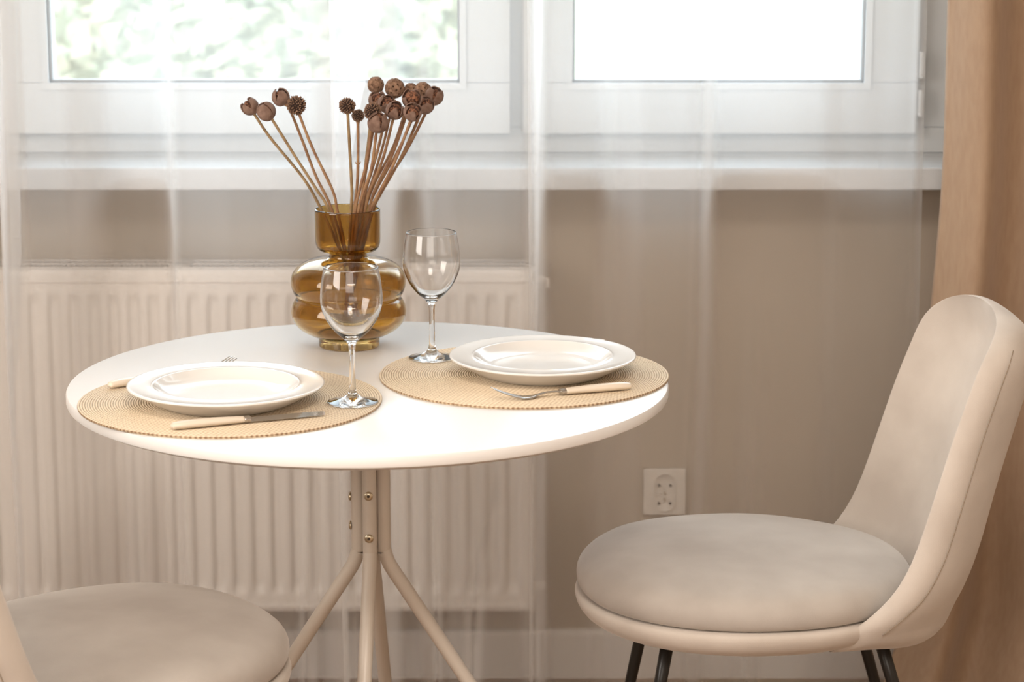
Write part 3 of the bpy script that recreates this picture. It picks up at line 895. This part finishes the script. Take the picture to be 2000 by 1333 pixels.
for i, (kind, hx, hy, hz, hr, rim, neck, op, nc, tone, mids, label) in enumerate(HEADS):
    t = thing('dried_seed_stem', label, 'dried flower', (VX, VY, TZ+.018), 0, 'dried seed stems in the vase')
    base = Vector(t.location)
    rimp = Vector((VX+rim[0], VY+rim[1], TZ+.2015))
    neckp = Vector((VX+neck[0], VY+neck[1], TZ+.1355))
    bot = neckp + (neckp-rimp)*0.35
    k_ = 0.55/ max(1, 1)
    endp = Vector((VX + neck[0]*1.2 - rim[0]*.85, VY + neck[1]*1.2 - rim[1]*.85, TZ+.0205))
    head = Vector((hx, hy, hz))
    pts = [endp, neckp]
    pts.append(rimp)
    for mx_, mz_ in reversed(mids):
        f = (mz_ - rimp.z)/(head.z - rimp.z)
        pts.append(Vector((mx_, lerp(rimp.y, head.y, f), mz_)))
    dirv = (head - pts[-1]).normalized()
    pts.append(head - dirv*hr*.85)
    cur = catmull([tuple(p-base) for p in pts], 7)
    rs = 0.0021 if kind != 'pitted' else .0019
    rad_ = [rs*(1 + .13*noise.noise(Vector((k*.6, i*3.1, 0)))) * (1.0 if k < len(cur)-4 else 1.0+.12*(k-len(cur)+5)) for k in range(len(cur))]
    st = tube(cur, rad_, 9)
    if i == 5:                                   # little side spurs
        for zz_ in (.19, .245):
            k = min(range(len(cur)), key=lambda k: abs(cur[k][2]-zz_))
            c = Vector(cur[k])
            for s_ in (-1, 1): tube([c, c+Vector((s_*.0028, 0, .0012)), c+Vector((s_*.0042, 0, .0035))], [.0013, .0010, .0004], 6, st)
    obj('stem', st, M['stem_pale'] if tone == 'olive' else M['stem'], t)
    rot = dirv.to_track_quat('Z', 'Y')
    tilt = {0: (-.15, -.3), 1: (.25, -.5), 2: (.55, -.4)}.get(i, (.25*math.sin(i*2.3), -.45+.2*math.cos(i*1.7)))
    if kind == 'pod':
        bm = pod_bm(hr, nc, op, i)
        hd = obj('seed_pod', bm, M['pod'], t)
        hd.modifiers.new('thick', 'SOLIDIFY').thickness = .0013
        hd.rotation_mode = 'QUATERNION'
        from mathutils import Euler
        hd.rotation_quaternion = Euler((-tilt[1], tilt[0], 0)).to_quaternion() @ rot
        hd.location = head-base
        obj('seeds', core_bm(hr*(.84 if op < .4 else .72), i), M['pod_core'], hd, label='dark rough seeds inside the split pod')
    elif kind == 'burr':
        hd = obj('burr', burr_bm(hr, i), [M['burr'], M['pit']], t, smooth=False)
        hd.location = head-base
    else:
        hd = obj('seed_ball', pitted_bm(hr, i, nc), [M['burr'], M['pit']], t)
        hd.location = head-base

# ------------------------------------------------------------------ chairs (local: +x is forward, z up, origin on the floor under the seat)
def sup(t, a, b, n=2.15):
    c, s = math.cos(t), math.sin(t)
    return (a*math.copysign(abs(c)**(2/n), c), b*math.copysign(abs(s)**(2/n), s))
SA, SB = .233, .216
def make_chair(label, loc, rz):
    t = thing('upholstered_chair', label, 'chair', loc, rz, 'beige velvet chairs')
    # cushion
    prof = [(0, .446), (.80, .446), (.93, .4465), (.972, .4485), (.992, .4555), (1.0, .4660), (.990, .4770), (.955, .4880), (.88, .4965), (.75, .5030), (.55, .5080), (.30, .5110), (0, .5120)]
    bm = bmesh.new(); n_ = 80; rings = []
    for f, z in prof:
        if f == 0: rings.append([bm.verts.new((0, 0, z))]); continue
        r_ = []
        for k in range(n_):
            x_, y_ = sup(2*PI*k/n_, SA*f, SB*f)
            dz = .004*noise.noise(Vector((x_*7, y_*7, z*3)))*(1 if f < .97 else .4)
            r_.append(bm.verts.new((x_, y_, z + (dz if z > .45 else 0))))
        rings.append(r_)
    for a, b in zip(rings, rings[1:]):
        for k in range(n_):
            k2 = (k+1) % n_
            if len(a) == 1: bm.faces.new((a[0], b[k2], b[k]))
            elif len(b) == 1: bm.faces.new((a[k], a[k2], b[0]))
            else: bm.faces.new((a[k], a[k2], b[k2], b[k]))
    obj('seat_cushion', bm, M['velvet_seat'], t, sub=1)
    # upholstered base band
    prof = [(0, .403), (.62, .403), (.80, .405), (.90, .4095), (.965, .4190), (.995, .4310), (1.0, .4400), (.985, .4455), (.95, .4465), (0, .4465)]
    bm = bmesh.new(); rings = []
    for f, z in prof:
        if f == 0: rings.append([bm.verts.new((0, 0, z))]); continue
        rings.append([bm.verts.new((*sup(2*PI*k/n_, (SA+.002)*f, (SB+.002)*f), z)) for k in range(n_)])
    for a, b in zip(rings, rings[1:]):
        for k in range(n_):
            k2 = (k+1) % n_
            if len(a) == 1: bm.faces.new((a[0], b[k2], b[k]))
            elif len(b) == 1: bm.faces.new((a[k], a[k2], b[0]))
            else: bm.faces.new((a[k], a[k2], b[k2], b[k]))
    base = obj('seat_base', bm, M['velvet'], t, sub=1)
    # back shell: C-shaped sections stacked upwards
    ZL = [.377, .382, .393, .408, .426, .444, .460, .485, .515, .55, .60, .65, .70, .745, .775, .795, .812, .826, .836, .842, .8445]
    zr = [.384, .43, .448, .49, .532, .609, .696, .79, .845]
    rr_ = [.118, .116, .130, .172, .194, .217, .242, .275, .296]          # front edge of the wings (behind the seat centre)
    dr_ = [.122, .128, .121, .092, .080, .072, .073, .068, .032]        # how far the middle lies behind the wings
    wr_ = [.168, .180, .186, .190, .191, .188, .183, .174, .168]
    def section(z, nt=22):
        r0, D, w = interp(z, zr, rr_), interp(z, zr, dr_), interp(z, zr, wr_)
        Tk = interp(z, [.377, .382, .393, .41, .46, .6, .80, .826, .838, .8445], [.012, .026, .040, .048, .050, .045, .042, .036, .022, .004])
        inset = interp(z, [.377, .382, .393, .41, .43], [.060, .034, .015, .003, 0])
        ztop, zc = .8445, .772
        if z > zc:
            q_ = (z-zc)/(ztop-zc)
            w = w*(1-q_**3)**(1/3)*.56 + w*.44*(1-q_**3)**.5 if q_ < 1 else .004
            w = max(w, .03)
            D2 = D*(w/interp(z, zr, wr_))**2
            r0 = r0 + (D-D2); D = D2
        p = interp(z, [.44, .50, .6, .8], [2.0, 2.3, 3.0, 3.0])
        mid, th = [], []
        for k in range(nt+1):
            s_ = -math.cos(PI*k/nt)
            y = w*s_
            mid.append(Vector((-(r0 + D*(1-abs(s_)**p) - inset*.6), y, 0)))
            th.append(Tk*max(0.0, 1-abs(s_)**7)**.5)
        inn, out = [], []
        for k in range(nt+1):
            a, b = mid[max(0, k-1)], mid[min(nt, k+1)]
            tn = (b-a).normalized()
            nrm = Vector((tn.y, -tn.x, 0))
            if nrm.x < 0: nrm = -nrm
            inn.append(mid[k] + nrm*0.0)                                  # inner face on the profile
            out.append(mid[k] - nrm*th[k])
        loop = inn[1:-1] + [inn[-1]] + out[1:-1][::-1] + [inn[0]]
        lift = .024*(1-sstep(z, .384, .46))
        return [(v.x, v.y, z + lift*(1-sstep(-v.x, .12, .25))) for v in loop]
    bm = bmesh.new(); rings = [[bm.verts.new(p) for p in section(z)] for z in ZL]
    for a, b in zip(rings, rings[1:]):
        m_ = len(a)
        for k in range(m_): bm.faces.new((a[k], a[(k+1) % m_], b[(k+1) % m_], b[k]))
    bm.faces.new(rings[0][::-1]); bm.faces.new(rings[-1])
    back = obj('backrest', bm, M['velvet'], t, sub=1)
    # seams: stitched line round the outer edge of the shell, and the short upright seam where it meets the base
    def outer_pt(z, s_, off=.0004):
        sec = section(z); nt = 22
        m_ = len(sec); half = sec[nt:m_-1]
        k = int(round((1-s_)/2*(len(half)-1)))
        k = max(0, min(len(half)-1, k))
        p = Vector(half[k]); c = Vector((-.1, 0, z))
        d = (p-c).normalized()
        return p + d*off
    for sg in (1, -1):
        line = [outer_pt(z, sg*.80, .0002) for z in ZL[4:17]]
        obj('seam', tube(catmull([tuple(p) for p in line], 4), .0007, 6), M['thread'], back)
    # legs
    for sx_, sy_ in ((1, -1), (1, 1), (-1, -1), (-1, 1)):
        top_ = Vector((.116 if sx_ > 0 else -.169, sy_*.110, .412))
        sp = .18 if sx_ > 0 else .30
        bot_ = Vector((top_.x + sx_*sp*.41, top_.y + sy_*.045, .004))
        cur = [top_.lerp(bot_, k/6) for k in range(7)]
        lg = obj('leg', tube(cur, [lerp(.0092, .0062, k/6) for k in range(7)], 18), M['black_metal'], t, label='black tapered leg')
        obj('foot_pad', lathe([(0, 0), (.0072, 0), (.0078, .002), (.0074, .010), (0, .010)], 18), M['black_metal'], lg, loc=(bot_.x, bot_.y, .0))
    return t
make_chair('beige velvet chair with black legs at the right of the table, seen from the side', (.322, 3.295, 0), PI+math.radians(3))
make_chair('beige velvet chair at the lower left corner, cut off by the picture edge', (-.512, 2.95, 0), math.radians(38.5))

# ------------------------------------------------------------------ outside, seen through the panes (the room is on an upper floor)
GZ = -6.0
bm = bmesh.new()
bm.faces.new([bm.verts.new(p) for p in ((-60, 5.0, GZ), (60, 5.0, GZ), (60, 120, GZ), (-60, 120, GZ))])
tag(obj('ground_outside', bm, M['grass'], smooth=False), kind='structure')
def tree(x, y, r, h, seed, label):
    rnd = random.Random(seed)
    t = thing('tree', label, 'tree', (x, y, GZ), 0, 'trees outside the window')
    obj('trunk', tube([(0, 0, 0), (.1, .05, h*.35), (0, 0, h*.7)], [r*.09, r*.07, r*.04], 10), M['bark'], t)
    bm = bmesh.new()
    for k in range(2600):
        d = Vector((rnd.gauss(0, 1), rnd.gauss(0, 1), rnd.gauss(0, 1))).normalized()
        rad__ = r*(rnd.random()**.4)*(1+.3*noise.noise(d*2.5+Vector((seed, 0, 0))))
        c = Vector((d.x*rad__, d.y*rad__, h*.72 + d.z*rad__*.95))
        n1 = Vector((rnd.gauss(0, 1), rnd.gauss(0, 1), rnd.gauss(0, 1)+1)).normalized()
        u = n1.orthogonal().normalized(); v = n1.cross(u)
        s_ = rnd.uniform(.10, .20)
        bm.faces.new([bm.verts.new(c + u*s_*a + v*s_*b*.6) for a, b in ((-1, 0), (0, -1), (1, 0), (0, 1))])
    obj('foliage', bm, M['leaves'], t, smooth=False)
tree(-5.2, 19.5, 2.5, 6.2, 1, 'pale sunlit tree outside the left pane, at its left edge')
tree(-2.0, 24.5, 2.4, 6.0, 2, 'pale sunlit tree outside the left pane, behind the sheer curtain')
tree(-3.4, 31.0, 3.0, 7.0, 3, 'pale tree standing farther back beyond the left pane')
def building():
    t = thing('apartment_building', 'white sunlit building facade outside the right window pane', 'building', (5.2, 27, GZ))
    obj('facade', boxes(((-4.2, 0, 0), (7, 8, 10))), M['facade'], t, smooth=False)
    for x_ in (-2.9, -.9, 1.1, 3.1):
        for z_ in (5.35, 2.3):
            w = obj('window', boxes(((x_-.5, -.06, z_), (x_+.5, .02, z_+1.3)), bev=.01), M['facade'], t, smooth=False)
            obj('pane', boxes(((x_-.42, -.07, z_+.08), (x_-.03, -.061, z_+1.22)), ((x_+.03, -.07, z_+.08), (x_+.42, -.061, z_+1.22))), M['facade_glass'], w, smooth=False)
    obj('ledge', boxes(((-4.25, -.25, 4.55), (7.05, 0, 4.70))), M['facade'], t, smooth=False)
building()
